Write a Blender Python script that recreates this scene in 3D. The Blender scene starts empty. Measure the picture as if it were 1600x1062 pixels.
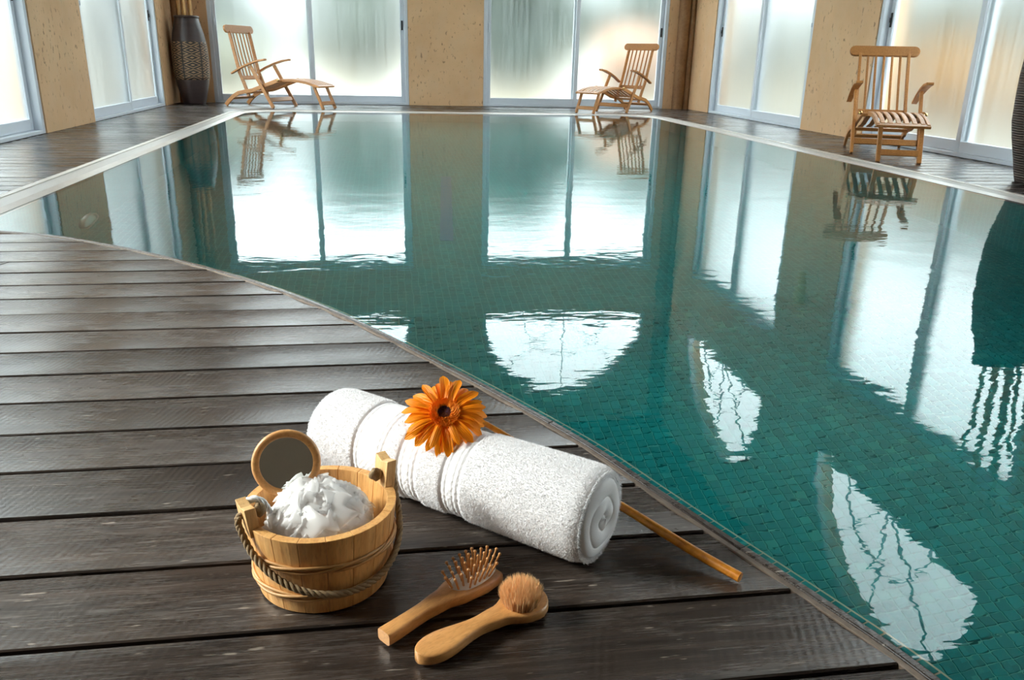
import bpy, math, random
from mathutils import Vector, Matrix
random.seed(7)
PI = math.pi
SC = bpy.context.scene
COL = SC.collection

# ------------------------------------------------------------------ camera
F_PX, PITCH, ROLL, YAW, CAM_H = 1265.49, 0.3345557, 0.0225801, -0.1557929, 0.65
cy, sy = math.cos(YAW), math.sin(YAW)
fwd = Vector((-sy * math.cos(PITCH), cy * math.cos(PITCH), -math.sin(PITCH)))
rgt = Vector((cy, sy, 0.0)); upv = rgt.cross(fwd)
r2 = math.cos(ROLL) * rgt + math.sin(ROLL) * upv
u2 = -math.sin(ROLL) * rgt + math.cos(ROLL) * upv
cam_d = bpy.data.cameras.new('camera'); cam = bpy.data.objects.new('camera', cam_d)
COL.objects.link(cam)
M = Matrix(((r2.x, u2.x, -fwd.x, 0), (r2.y, u2.y, -fwd.y, 0), (r2.z, u2.z, -fwd.z, CAM_H), (0, 0, 0, 1)))
cam.matrix_world = M
cam_d.sensor_width = 36.0; cam_d.lens = F_PX / 1600 * 36.0; cam_d.clip_start = 0.02; cam_d.clip_end = 300
SC.camera = cam
# ------------------------------------------------------------------ sky and exposure
wd = bpy.data.worlds.new('overcast_sky'); SC.world = wd; wd.use_nodes = True
bg = wd.node_tree.nodes['Background']
bg.inputs[0].default_value = (0.90, 0.955, 1.0, 1); bg.inputs[1].default_value = 8.5
# hazy low sun added to light the foreground, through the added clear left door
sun_d = bpy.data.lights.new('hazy_sun', 'SUN'); sun_d.energy = 10.3; sun_d.angle = math.radians(18); sun_d.color = (1.0, .96, .91)
sun = bpy.data.objects.new('hazy_sun', sun_d); COL.objects.link(sun)
sun.rotation_euler = Vector((1.0, -.15, -.71)).to_track_quat('-Z', 'Y').to_euler()
SC.view_settings.view_transform = 'Standard'; SC.view_settings.look = 'None'
SC.view_settings.exposure = 0.0; SC.view_settings.gamma = 1.0
SC.view_settings.use_curve_mapping = False
SC.cycles.max_bounces = 14; SC.cycles.transmission_bounces = 12; SC.cycles.diffuse_bounces = 5
SC.cycles.glossy_bounces = 5; SC.cycles.use_denoising = True

# ------------------------------------------------------------------ helpers
def tag(o, label=None, cat=None, group=None, kind=None):
    if label: o['label'] = label
    if cat: o['category'] = cat
    if group: o['group'] = group
    if kind: o['kind'] = kind
    return o

class MB:
    def __init__(s): s.v = []; s.f = []; s.m = []
    def add(s, vs, fs, mi=0):
        b = len(s.v); s.v += [tuple(v) for v in vs]
        s.f += [tuple(b + i for i in f) for f in fs]; s.m += [mi] * len(fs); return s
    def box(s, x0, x1, y0, y1, z0, z1, mi=0):
        return s.add([(x0,y0,z0),(x1,y0,z0),(x1,y1,z0),(x0,y1,z0),(x0,y0,z1),(x1,y0,z1),(x1,y1,z1),(x0,y1,z1)],
                     [(0,3,2,1),(4,5,6,7),(0,1,5,4),(1,2,6,5),(2,3,7,6),(3,0,4,7)], mi)
    def bar(s, pts, side, w, t, mi=0):
        """flat bar following pts; side = unit vector across the width, t = thickness"""
        side = Vector(side).normalized(); P = [Vector(p) for p in pts]; n = len(P); vs = []; fs = []
        for i, p in enumerate(P):
            d = (P[min(i+1, n-1)] - P[max(i-1, 0)]).normalized(); up = side.cross(d).normalized()
            ww = w[i] if isinstance(w, (list, tuple)) else w
            for a, b in ((-1,-1),(1,-1),(1,1),(-1,1)):
                vs.append(p + side * (a * ww / 2) + up * (b * t / 2))
        for i in range(n - 1):
            for k in range(4):
                fs.append((i*4+k, i*4+(k+1)%4, i*4+4+(k+1)%4, i*4+4+k))
        fs.append((3,2,1,0)); b = (n-1)*4; fs.append((b, b+1, b+2, b+3))
        return s.add(vs, fs, mi)
    def tube(s, pts, r, n=8, caps=True, mi=0):
        P = [Vector(p) for p in pts]; k = len(P); vs = []; fs = []; ref = None
        for i, p in enumerate(P):
            d = (P[min(i+1, k-1)] - P[max(i-1, 0)]).normalized()
            if ref is None: ref = Vector((0,0,1)) if abs(d.z) < .9 else Vector((1,0,0))
            a = (ref - d * ref.dot(d)).normalized(); ref = a; b = d.cross(a)
            rr = r[i] if isinstance(r, (list, tuple)) else r
            for j in range(n):
                t = 2*PI*j/n; vs.append(p + a*(rr*math.cos(t)) + b*(rr*math.sin(t)))
        for i in range(k-1):
            for j in range(n): fs.append((i*n+j, i*n+(j+1)%n, (i+1)*n+(j+1)%n, (i+1)*n+j))
        if caps: fs.append(tuple(reversed(range(n)))); fs.append(tuple(range((k-1)*n, k*n)))
        return s.add(vs, fs, mi)
    def lathe(s, prof, n=32, c=(0,0,0), a0=0.0, a1=2*PI, mi=0):
        full = abs(a1 - a0 - 2*PI) < 1e-6; m = n if full else n + 1; vs = []; fs = []
        for r, z in prof:
            for j in range(m):
                t = a0 + (a1-a0)*j/n; vs.append((c[0]+r*math.cos(t), c[1]+r*math.sin(t), c[2]+z))
        for i in range(len(prof)-1):
            for j in range(n):
                j2 = (j+1) % m
                fs.append((i*m+j, i*m+j2, (i+1)*m+j2, (i+1)*m+j))
        return s.add(vs, fs, mi)
    def grid(s, fn, nu, nv, mi=0, closed_u=False):
        vs = [fn(i/nu, j/nv) for j in range(nv+1) for i in range(nu if closed_u else nu+1)]
        w = nu if closed_u else nu+1; fs = []
        for j in range(nv):
            for i in range(nu):
                i2 = (i+1) % w; fs.append((j*w+i, j*w+i2, (j+1)*w+i2, (j+1)*w+i))
        return s.add(vs, fs, mi)
    def mesh(s, name, mats, smooth=False, angle=None):
        me = bpy.data.meshes.new(name); me.from_pydata(s.v, [], s.f)
        for m in (mats if isinstance(mats, (list, tuple)) else [mats]): me.materials.append(m)
        if any(s.m): me.polygons.foreach_set('material_index', s.m)
        if smooth: me.polygons.foreach_set('use_smooth', [True]*len(s.f))
        me.update(); return me
    def build(s, name, mats, parent=None, smooth=False, bevel=0, recalc=True, angle=None, seg=2):
        me = s.mesh(name, mats, smooth)
        if recalc:
            import bmesh
            bm = bmesh.new(); bm.from_mesh(me); bmesh.ops.recalc_face_normals(bm, faces=bm.faces); bm.to_mesh(me); bm.free()
        if angle is not None: me.set_sharp_from_angle(angle=math.radians(angle))
        o = link(name, me, parent)
        if bevel:
            b = o.modifiers.new('bevel', 'BEVEL'); b.width = bevel; b.segments = seg; b.limit_method = 'ANGLE'; b.angle_limit = math.radians(40)
        return o

def link(name, data, parent=None):
    o = bpy.data.objects.new(name, data); COL.objects.link(o)
    if parent is not None: o.parent = parent
    return o
def empty(name, loc=(0,0,0), rz=0.0):
    o = link(name, None); o.location = loc; o.rotation_euler = (0,0,rz); o.empty_display_size = .05; return o

def smooth_curve(pts, n=8):
    """Catmull-Rom through pts"""
    P = [Vector(p) for p in pts]; P = [2*P[0]-P[1]] + P + [2*P[-1]-P[-2]]; out = []
    for i in range(1, len(P)-2):
        for k in range(n):
            t = k/n; a, b, c, d = P[i-1], P[i], P[i+1], P[i+2]
            out.append(0.5*((2*b) + (c-a)*t + (2*a-5*b+4*c-d)*t*t + (3*b-a-3*c+d)*t**3))
    out.append(P[-2]); return out

# ------------------------------------------------------------------ materials
class NT:
    def __init__(s, name):
        s.m = bpy.data.materials.new(name); s.m.use_nodes = True; s.t = s.m.node_tree
        s.t.nodes.clear(); s.out = s.t.nodes.new('ShaderNodeOutputMaterial')
    def n(s, typ, props=None, **inp):
        nd = s.t.nodes.new('ShaderNode' + typ)
        for k, v in (props or {}).items(): setattr(nd, k, v)
        for k, v in inp.items():
            key = k.replace('_', ' ')
            sock = nd.inputs[int(k[1:])] if (k[0] == 'i' and k[1:].isdigit()) else nd.inputs[key]
            if isinstance(v, bpy.types.NodeSocket): s.t.links.new(v, sock)
            else: sock.default_value = v
        return nd
    def math(s, op, a, b=0.0, clamp=False): return s.n('Math', {'operation': op, 'use_clamp': clamp}, i0=a, i1=b).outputs[0]
    def obj(s): return s.n('TexCoord').outputs['Object']
    def rand(s): return s.n('ObjectInfo').outputs['Random']
    def mapped(s, vec, scale=(1,1,1), loc=(0,0,0), rot=(0,0,0)):
        return s.n('Mapping', None, Vector=vec, Scale=scale, Location=loc, Rotation=rot).outputs[0]
    def noise(s, vec, scale, detail=3.0, rough=.55, dist=0.0):
        return s.n('TexNoise', None, Vector=vec, Scale=scale, Detail=detail, Roughness=rough, Distortion=dist).outputs[0]
    def ramp(s, fac, stops, interp='LINEAR'):
        nd = s.n('ValToRGB', None, Fac=fac); r = nd.color_ramp; r.interpolation = interp
        while len(r.elements) < len(stops): r.elements.new(.5)
        for e, (p, c) in zip(r.elements, stops):
            e.position = p; e.color = (c, c, c, 1) if isinstance(c, (int, float)) else (*c, 1)
        return nd.outputs[0]
    def mix(s, fac, a, b, blend='MIX'):
        nd = s.n('Mix', {'data_type': 'RGBA', 'blend_type': blend})
        for i, v in ((0, fac), (6, a), (7, b)):
            if isinstance(v, bpy.types.NodeSocket): s.t.links.new(v, nd.inputs[i])
            elif i == 0: nd.inputs[0].default_value = v
            else: nd.inputs[i].default_value = (*v, 1)
        return nd.outputs[2]
    def bump(s, h, strength=.3, dist=.002):
        return s.n('Bump', None, Height=h, Strength=strength, Distance=dist).outputs[0]
    def offset(s, vec):
        """shift the texture for each object so that alike pieces differ"""
        r = s.rand(); c = s.n('CombineXYZ', None, X=s.math('MULTIPLY', r, 37.0), Y=s.math('MULTIPLY', r, 11.0), Z=s.math('MULTIPLY', r, 5.0)).outputs[0]
        return s.n('VectorMath', {'operation': 'ADD'}, i0=vec, i1=c).outputs[0]
    def bsdf(s, color, rough=.5, normal=None, **kw):
        b = s.n('BsdfPrincipled')
        for k, v in {'Base Color': color, 'Roughness': rough, **kw}.items():
            if isinstance(v, bpy.types.NodeSocket): s.t.links.new(v, b.inputs[k])
            elif isinstance(v, (tuple, list)) and len(v) == 3: b.inputs[k].default_value = (*v, 1)
            else: b.inputs[k].default_value = v
        if normal is not None: s.t.links.new(normal, b.inputs['Normal'])
        return b.outputs[0]
    def done(s, sh): s.t.links.new(sh, s.out.inputs[0]); return s.m

def simple(name, c, rough=.5, **kw):
    t = NT(name); return t.done(t.bsdf(c, rough, **kw))

def wood(name, dark, light, rough=.45, grain=(3, 40, 40), scale=1.0, bump=.15, vary=.25, spec=.5, coat=0.0):
    t = NT(name); v = t.offset(t.obj())
    g = t.noise(t.mapped(v, grain), 3*scale, 5, .6, .6)
    g2 = t.noise(t.mapped(v, tuple(a*2.5 for a in grain)), 5*scale, 3, .6)
    c = t.mix(t.ramp(g, [(.3, 0.0), (.7, 1.0)]), dark, light)
    c = t.mix(t.math('MULTIPLY', t.ramp(g2, [(.5, 0.0), (.72, 1.0)]), .45), c, tuple(x*.55 for x in dark))
    k = t.math('ADD', t.math('MULTIPLY', t.rand(), vary), 1 - vary/2)
    c = t.n('VectorMath', {'operation': 'SCALE'}, i0=c, Scale=k).outputs[0]
    return t.done(t.bsdf(c, rough, t.bump(g2, bump, .001), **{'Specular IOR Level': spec, 'Coat Weight': coat, 'Coat Roughness': .25}))

# deck: dark stained weathered hardwood with saw marks, scuffs and a worn oil film
def deck_material():
    t = NT('weathered_dark_deck_wood'); v = t.offset(t.obj())
    g = t.noise(t.mapped(v, (1.2, 26, 26)), 3, 6, .65, .4)
    f = t.noise(t.mapped(v, (6, 160, 160)), 3, 4, .6)
    patch = t.noise(t.mapped(v, (2.0, 7, 7)), 1.6, 4, .6)
    saw = t.n('TexWave', {'wave_type': 'BANDS', 'bands_direction': 'X'}, Vector=t.mapped(v, (1, .55, 1), rot=(0,0,.5)), Scale=30.0, Distortion=3.0, Detail=2.0, Detail_Scale=1.5).outputs[1]
    c = t.mix(t.ramp(g, [(.32, 0.0), (.7, 1.0)]), (.0155, .0112, .0092), (.050, .0365, .029))
    # pale dry scuffs along the grain
    sc = t.math('MULTIPLY', t.ramp(f, [(.5, 0.0), (.72, 1.0)]), t.ramp(patch, [(.40, 0.0), (.66, 1.0)]))
    c = t.mix(t.math('MULTIPLY', sc, .62), c, (.22, .195, .175))
    fl = t.noise(t.mapped(v, (9, 60, 60)), 2.5, 2, .5)
    c = t.mix(t.math('MULTIPLY', t.ramp(fl, [(.69, 0.0), (.74, 1.0)]), .7), c, (.28, .24, .20))
    k = t.math('ADD', t.math('MULTIPLY', t.rand(), .5), .75)
    c = t.n('VectorMath', {'operation': 'SCALE'}, i0=c, Scale=k).outputs[0]
    h = t.math('ADD', t.math('MULTIPLY', f, .7), t.math('MULTIPLY', saw, .35))
    rg = t.math('ADD', t.math('MULTIPLY', patch, .22), t.math('ADD', t.math('MULTIPLY', sc, .25), .15))
    return t.done(t.bsdf(c, rg, t.bump(h, .25, .001), **{'Specular IOR Level': .6}))
M_DECK = deck_material()
M_NOSE = wood('edge_trim_wood', (.07, .048, .034), (.2, .15, .11), .5, (3, 3, 30), 2.0)
M_GAP = simple('dark_subfloor', (.012, .01, .009), .9)

def stone_material():
    t = NT('travertine_plaster'); v = t.obj()
    a = t.noise(v, 1.1, 4, .6); b = t.noise(t.mapped(v, (1,1,.6)), 5, 5, .6)
    c = t.mix(t.ramp(a, [(.3, 0.0), (.7, 1.0)]), (.58, .35, .18), (.73, .48, .27))
    c = t.mix(t.math('MULTIPLY', t.ramp(b, [(.45, 0.0), (.7, 1.0)]), .5), c, (.62, .44, .27))
    p = t.noise(t.mapped(v, (1,1,.55)), 26, 4, .65); area = t.noise(v, 2.2, 2, .5)
    pit = t.math('MULTIPLY', t.ramp(p, [(.6, 0.0), (.66, 1.0)]), t.ramp(area, [(.36, 0.0), (.6, 1.0)]))
    c = t.mix(t.math('MULTIPLY', pit, .75), c, (.13, .065, .03))
    h = t.math('SUBTRACT', t.math('MULTIPLY', b, .3), pit)
    return t.done(t.bsdf(c, .75, t.bump(h, .5, .006)))
M_STONE = stone_material()
M_PIPE = wood('brown_plaster', (.26, .13, .055), (.36, .2, .09), .7, (3,3,3))
M_CEIL = wood('dark_ceiling_boards', (.030, .022, .016), (.06, .042, .03), .6, (20, 1, 1))
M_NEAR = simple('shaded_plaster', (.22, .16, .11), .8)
M_ALU = simple('pale_grey_aluminium', (.62, .68, .75), .35)
M_BLACK = simple('black_rubber', (.012, .012, .014), .6)
M_BRASS = simple('brass', (.75, .5, .2), .25, **{'Metallic': 1.0})

def pane_materials():
    # inner face: film of condensation (diffuse veil with run-down streaks); outer face: plain glass
    t = NT('misted_glass'); v = t.obj()
    st = t.noise(t.mapped(v, (14, 14, .5)), 2.2, 4, .6)
    fine = t.noise(t.mapped(v, (60, 60, 4)), 3, 3, .6)
    low = t.noise(t.mapped(v, (1, 1, .6)), 1.3, 2, .5)
    f = t.math('ADD', t.math('MULTIPLY', t.ramp(st, [(.3, 0.0), (.72, 1.0)]), .12), t.math('MULTIPLY', fine, .05))
    f = t.math('ADD', f, t.math('MULTIPLY', t.ramp(low, [(.35, 0.0), (.7, 1.0)]), .10), True)
    a = t.n('BsdfRefraction', None, Color=(.70, .74, .73, 1), Roughness=.60, IOR=1.22)
    b = t.n('BsdfTranslucent', None, Color=(.58, .66, .67, 1))
    mx = t.n('MixShader', None, i0=f, i1=a.outputs[0], i2=b.outputs[0])
    inner = t.done(mx.outputs[0])
    t = NT('clear_glass'); a = t.n('BsdfRefraction', None, Color=(.97, 1, .99, 1), Roughness=0.0, IOR=1.22)
    clear = t.done(a.outputs[0])
    t = NT('clean_glass'); tp = t.n('BsdfTransparent', None, Color=(.96, .99, .98, 1)); gl = t.n('BsdfGlossy', None, Roughness=.02)
    return inner, clear, t.done(t.n('MixShader', None, i0=.07, i1=tp.outputs[0], i2=gl.outputs[0]).outputs[0])
M_MIST, M_CLEAR, M_CLEAN = pane_materials()

def water_material():
    t = NT('pool_water'); v = t.obj()
    a = t.noise(t.mapped(v, (1, 1.6, 1)), 3.0, 3, .5, .4); b = t.noise(t.mapped(v, (1, 2.2, 1)), 15, 2, .5, .3)
    h = t.math('ADD', a, t.math('MULTIPLY', b, .17))
    g = t.n('BsdfGlass', None, Color=(.97, 1, 1, 1), Roughness=0.0, IOR=1.333, Normal=t.bump(h, .30, .004))
    return t.done(g.outputs[0])
M_WATER = water_material()
TP = 0.034
def tile_far():
    t = NT('mosaic_far'); v = t.obj()
    br = t.n('TexBrick', {'offset': 0.0, 'squash': 1.0}, Vector=v, Scale=1.0, Color1=(.001,.215,.222,1), Color2=(.002,.265,.268,1), Mortar=(.06,.36,.33,1), Mortar_Size=.0014, Brick_Width=TP, Row_Height=TP, Bias=0.0)
    return t.done(t.bsdf(br.outputs[0], .5, **{'Specular IOR Level': .08}))
M_TILEFAR = tile_far()
def tile_mat():
    t = NT('teal_glass_mosaic'); v = t.obj()
    sn = t.n('VectorMath', {'operation': 'SNAP'}, i0=v, i1=(TP, TP, 10.0)).outputs[0]
    w = t.n('TexWhiteNoise', {'noise_dimensions': '3D'}, Vector=t.offset(sn)).outputs[0]
    c = t.ramp(w, [(0.0, (.001,.195,.205)), (.6, (.0015,.235,.243)), (.93, (.002,.265,.268)), (1.0, (.02,.30,.27))])
    return t.done(t.bsdf(c, .5, **{'Specular IOR Level': .08}))
M_TILE = tile_mat()
M_GROUT = simple('pale_grout', (.06, .36, .32), .8, **{'Specular IOR Level': .08})
def wall_tile():
    t = NT('mosaic_walls'); v = t.obj()
    s = t.n('SeparateXYZ', None, i0=v)
    cmb = t.n('CombineXYZ', None, X=t.math('ADD', s.outputs[0], s.outputs[1]), Y=s.outputs[2]).outputs[0]
    br = t.n('TexBrick', {'offset': 0.0}, Vector=cmb, Scale=1.0, Color1=(.001,.215,.222,1), Color2=(.002,.265,.268,1), Mortar=(.06,.36,.33,1), Mortar_Size=.0014, Brick_Width=TP, Row_Height=TP)
    return t.done(t.bsdf(br.outputs[0], .5, **{'Specular IOR Level': .08}))
M_WTILE = wall_tile()
def coping_mat():
    t = NT('pale_stone_coping'); v = t.obj(); b = t.noise(v, 9, 4, .6)
    c = t.mix(b, (.50, .46, .42), (.72, .68, .63))
    return t.done(t.bsdf(c, .35, t.bump(b, .2, .002)))
M_COPE = coping_mat()
M_GRATE = simple('white_grate_plastic', (.62, .60, .57), .35)

# ------------------------------------------------------------------ the setting: room
XL, XR, YB, YN, ZC = -2.70, 4.38, 11.85, -2.6, 5.0
DOOR_H, LUN_Z, TH = 2.30, 3.12, 0.24
def room_side(name, P, s0, s1, doors, mat):
    """wall along s with door openings and a half-moon opening above each; P(s, z, o): o is outward depth"""
    b = MB()
    def slab(sa, sb, za, zb):
        vs = [P(s, z, o) for o in (0, TH) for s, z in ((sa,za),(sb,za),(sb,zb),(sa,zb))]
        b.add(vs, [(0,1,2,3),(7,6,5,4),(0,4,5,1),(1,5,6,2),(2,6,7,3),(3,7,4,0)])
    edges = [s0] + [e for d in doors for e in d] + [s1]
    for i in range(0, len(edges), 2): slab(edges[i], edges[i+1], 0.0, ZC)
    for a, c in doors:
        slab(a, c, DOOR_H, LUN_Z); R = (c - a)/2 - .02; m = (a + c)/2; n = 20
        slab(a, a+.02, LUN_Z, ZC); slab(c-.02, c, LUN_Z, ZC)
        ang = [PI - PI*i/n for i in range(n+1)]
        for i in range(n):
            sa, za = m + R*math.cos(ang[i]), LUN_Z + R*math.sin(ang[i]); sb, zb = m + R*math.cos(ang[i+1]), LUN_Z + R*math.sin(ang[i+1])
            vs = [P(s, z, o) for o in (0, TH) for s, z in ((sa,za),(sb,zb),(sb,ZC),(sa,ZC))]
            b.add(vs, [(0,1,2,3),(7,6,5,4),(0,4,5,1),(2,6,7,3)])
    return tag(b.build(name, mat), kind='structure')
PB = lambda s, z, o: (s, YB + o, z)
PL = lambda s, z, o: (XL - o, s, z)
PR = lambda s, z, o: (XR + o, s, z)
D_BACK = [(-2.27, .335), (1.37, 4.01)]
D_SIDE = [(.74, 3.38), (4.56, 7.20), (8.37, 11.03)]
room_side('wall_back', PB, XL - TH, XR + TH, D_BACK, M_STONE)
room_side('wall_left', PL, YN, YB, D_SIDE, M_STONE)
room_side('wall_right', PR, YN, YB, D_SIDE, M_STONE)
tag(MB().box(XL-TH, XR+TH, YN-TH, YN, 0, ZC).build('wall_near', M_NEAR), kind='structure')
tag(MB().box(XL-TH, XR+TH, YN-TH, YB+TH, ZC, ZC+.12).build('ceiling', M_CEIL), kind='structure')
# half-round pipe casings in the far corners
for nm, x, a in (('trim_1', XL, -PI/2), ('trim_2', XR, PI/2)):
    s = 1 if x == XL else -1
    b = MB().lathe([(.085, 0), (.085, ZC)], 20, (x + s*.15, YB, 0)).lathe([(.045, 0), (.045, ZC)], 12, (x + s*.03, YB - .03, 0))
    tag(b.build(nm, M_PIPE, smooth=True), kind='structure')

# windows: two-leaf sliding doors with misted panes, half-moon fanlights above
WN = [0]
def next_window():
    WN[0] += 1; return 'window_%d' % WN[0]
def pbox(b, P, s0, s1, z0, z1, o0, o1):
    vs = [P(s, z, o) for o in (o0, o1) for s, z in ((s0,z0),(s1,z0),(s1,z1),(s0,z1))]
    return b.add(vs, [(0,1,2,3),(7,6,5,4),(0,4,5,1),(1,5,6,2),(2,6,7,3),(3,7,4,0)])
def pane_box(P, s0, s1, z0, z1, o0, o1, parent, mats):
    b = MB(); vs = [P(s, z, o) for o in (o0, o1) for s, z in ((s0,z0),(s1,z0),(s1,z1),(s0,z1))]
    b.add(vs, [(0,1,2,3)], 0); b.add(vs, [(7,6,5,4),(0,4,5,1),(1,5,6,2),(2,6,7,3),(3,7,4,0)], 1)
    import bmesh
    me = b.mesh('pane', mats); bm = bmesh.new(); bm.from_mesh(me)
    bmesh.ops.remove_doubles(bm, verts=bm.verts, dist=1e-6); bmesh.ops.recalc_face_normals(bm, faces=bm.faces); bm.to_mesh(me); bm.free()
    return link('pane', me, parent)
def sliding_door(P, a, c, mats):
    f = MB(); fw = .05
    pbox(f, P, a, a+fw, 0, DOOR_H, .01, .13); pbox(f, P, c-fw, c, 0, DOOR_H, .01, .13)
    pbox(f, P, a+fw, c-fw, DOOR_H-fw, DOOR_H, .01, .13); pbox(f, P, a+fw, c-fw, 0, .03, .01, .13)
    root = tag(f.build(next_window(), M_ALU, bevel=.004), kind='structure')
    m = (a + c)/2
    for k, (s0, s1, o) in enumerate(((a+fw, m+.04, .03), (m-.04, c-fw, .075))):
        l = MB(); w = .055
        pbox(l, P, s0, s0+w, .03, DOOR_H-fw, o, o+.04); pbox(l, P, s1-w, s1, .03, DOOR_H-fw, o, o+.04)
        pbox(l, P, s0+w, s1-w, .03, .03+.085, o, o+.04); pbox(l, P, s0+w, s1-w, DOOR_H-fw-.06, DOOR_H-fw, o, o+.04)
        leaf = l.build('sliding_leaf', M_ALU, root, bevel=.004)
        pane_box(P, s0+w-.005, s1-w+.005, .11, DOOR_H-fw-.055, o+.014, o+.022, leaf, mats)
        sx = s0 + w/2 if k == 0 else s1 - w/2
        h = MB(); pbox(h, P, sx-.011, sx+.011, .98, 1.10, o-.008, o+.002); pbox(h, P, sx-.005, sx+.005, 1.02, 1.06, o-.018, o-.006)
        h.build('latch', M_BLACK if k else M_ALU, leaf, bevel=.002)
    return root
def fanlight(P, a, c, mats):
    m = (a + c)/2; R = (c - a)/2 - .02; n = 32; b = MB()
    def ring(r0, r1, o0, o1):
        for i in range(n):
            t0, t1 = PI*i/n, PI*(i+1)/n
            vs = [P(m + r*math.cos(t), LUN_Z + r*math.sin(t), o) for o in (o0, o1) for r, t in ((r0,t0),(r1,t0),(r1,t1),(r0,t1))]
            b.add(vs, [(0,1,2,3),(7,6,5,4),(0,4,5,1),(1,5,6,2),(2,6,7,3),(3,7,4,0)])
    ring(R-.05, R, .02, .1); ring(R*.5-.006, R*.5+.006, .045, .065)
    pbox(b, P, m-R, m+R, LUN_Z, LUN_Z+.05, .02, .1)
    root = tag(b.build(next_window(), M_ALU), kind='structure')
    for k in (1, 2, 3):
        t = PI*k/4; l = MB(); d = (math.cos(t), math.sin(t)); q = (-d[1]*.006, d[0]*.006)
        pts = [(m + d[0]*r + q[0]*g, LUN_Z + d[1]*r + q[1]*g) for r, g in ((.05,-1),(R-.03,-1),(R-.03,1),(.05,1))]
        l.add([P(s, z, o) for o in (.045,.065) for s, z in pts], [(0,1,2,3),(7,6,5,4),(0,4,5,1),(1,5,6,2),(2,6,7,3),(3,7,4,0)])
        l.build('glazing_bar', M_ALU, root)
    for k in range(4):
        l = MB(); N8 = 8; arc = [(m + (R-.03)*math.cos(PI*(k+i/N8)/4), LUN_Z + .02 + (R-.05)*math.sin(PI*(k+i/N8)/4)) for i in range(N8+1)]
        poly = [(m, LUN_Z+.02)] + arc; p = len(poly)
        l.add([P(s, z, o) for o in (.05, .058) for s, z in poly], [tuple(range(p))], 0)
        l.add([P(s, z, o) for o in (.05, .058) for s, z in poly], [tuple(reversed(range(p, 2*p)))] + [(i, p+i, p+(i+1)%p, (i+1)%p) for i in range(p)], 1)
        import bmesh
        me = l.mesh('pane', mats); bm = bmesh.new(); bm.from_mesh(me)
        bmesh.ops.remove_doubles(bm, verts=bm.verts, dist=1e-6); bmesh.ops.recalc_face_normals(bm, faces=bm.faces); bm.to_mesh(me); bm.free()
        link('pane', me, root)
for P, ds in ((PB, D_BACK), (PL, D_SIDE), (PR, D_SIDE)):
    for a, c in ds:
        mats = [M_CLEAN, M_CLEAN] if (P is PL and a < 1) else [M_MIST, M_CLEAR]  # clear panes added to the unseen near left door so sun reaches the foreground
        sliding_door(P, a, c, mats); fanlight(P, a, c, [M_MIST, M_CLEAR] if P is PL else [M_CLEAN, M_CLEAN])

# ------------------------------------------------------------------ the pool
NEAR = [(-1.66, 3.30), (-1.44, 3.249), (-1.18, 3.135), (-.898, 2.928), (-.637, 2.697), (-.324, 2.364), (-.085, 2.037), (.122, 1.692),
        (.247, 1.472), (.346, 1.282), (.413, 1.119), (.466, .991), (.544, .807), (.596, .671), (.65, .45), (.70, .1), (.73, -.5), (.74, -2.6)]
NEARC = [(p.x, p.y) for p in smooth_curve([(x, y, 0) for x, y in NEAR], 6)]
def near_x(y):
    """x of the deck edge at a given y"""
    if y >= NEARC[0][1]: return NEARC[0][0]
    for (x0, y0), (x1, y1) in zip(NEARC, NEARC[1:]):
        if y1 <= y <= y0: return x0 + (x1-x0)*(y0-y)/max(y0-y1, 1e-9)
    return NEARC[-1][0]
PXL, PXR, PYF, ZW, ZF = -1.60, 3.28, 10.34, -0.010, -1.3
def far_outline(off):
    """left, far and right edge of the pool, grown outward by off; from lower left round to lower right"""
    pts = [(PXL - off, 3.30)]; r = .45
    for i in range(9):
        t = PI - PI/2*i/8; pts.append((PXL + r + (r+off)*math.cos(t), PYF - r + (r+off)*math.sin(t)))
    for i in range(9):
        t = PI/2 - PI/2*i/8; pts.append((PXR - r + (r+off)*math.cos(t), PYF - r + (r+off)*math.sin(t)))
    pts.append((PXR + off, YN)); return pts
def resample(pts, step):
    out = [pts[0]]; acc = 0
    for (x0, y0), (x1, y1) in zip(pts, pts[1:]):
        L = math.hypot(x1-x0, y1-y0); d = step - acc
        while d <= L:
            out.append((x0+(x1-x0)*d/L, y0+(y1-y0)*d/L)); d += step
        acc = L - (d - step)
    return out
OUT = far_outline(0)
outline = OUT + [(x, y) for x, y in reversed(NEARC)]
b = MB(); b.add([(x, y, ZW) for x, y in outline], [tuple(range(len(outline)))])
water = tag(b.build('pool_water', M_WATER, recalc=False), 'still teal water filling the indoor pool', 'water', kind='stuff')
if water.data.polygons[0].normal.z < 0: water.data.flip_normals()
# walls of the basin
b = MB(); n = len(outline)
b.add([(x, y, z) for z in (ZF-.02, -.009) for x, y in outline], [(i, (i+1) % n, n+(i+1) % n, n+i) for i in range(n)])
tag(b.build('pool_wall', M_WTILE, recalc=False), 'teal mosaic wall around the pool basin', 'pool wall', kind='structure')
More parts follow.
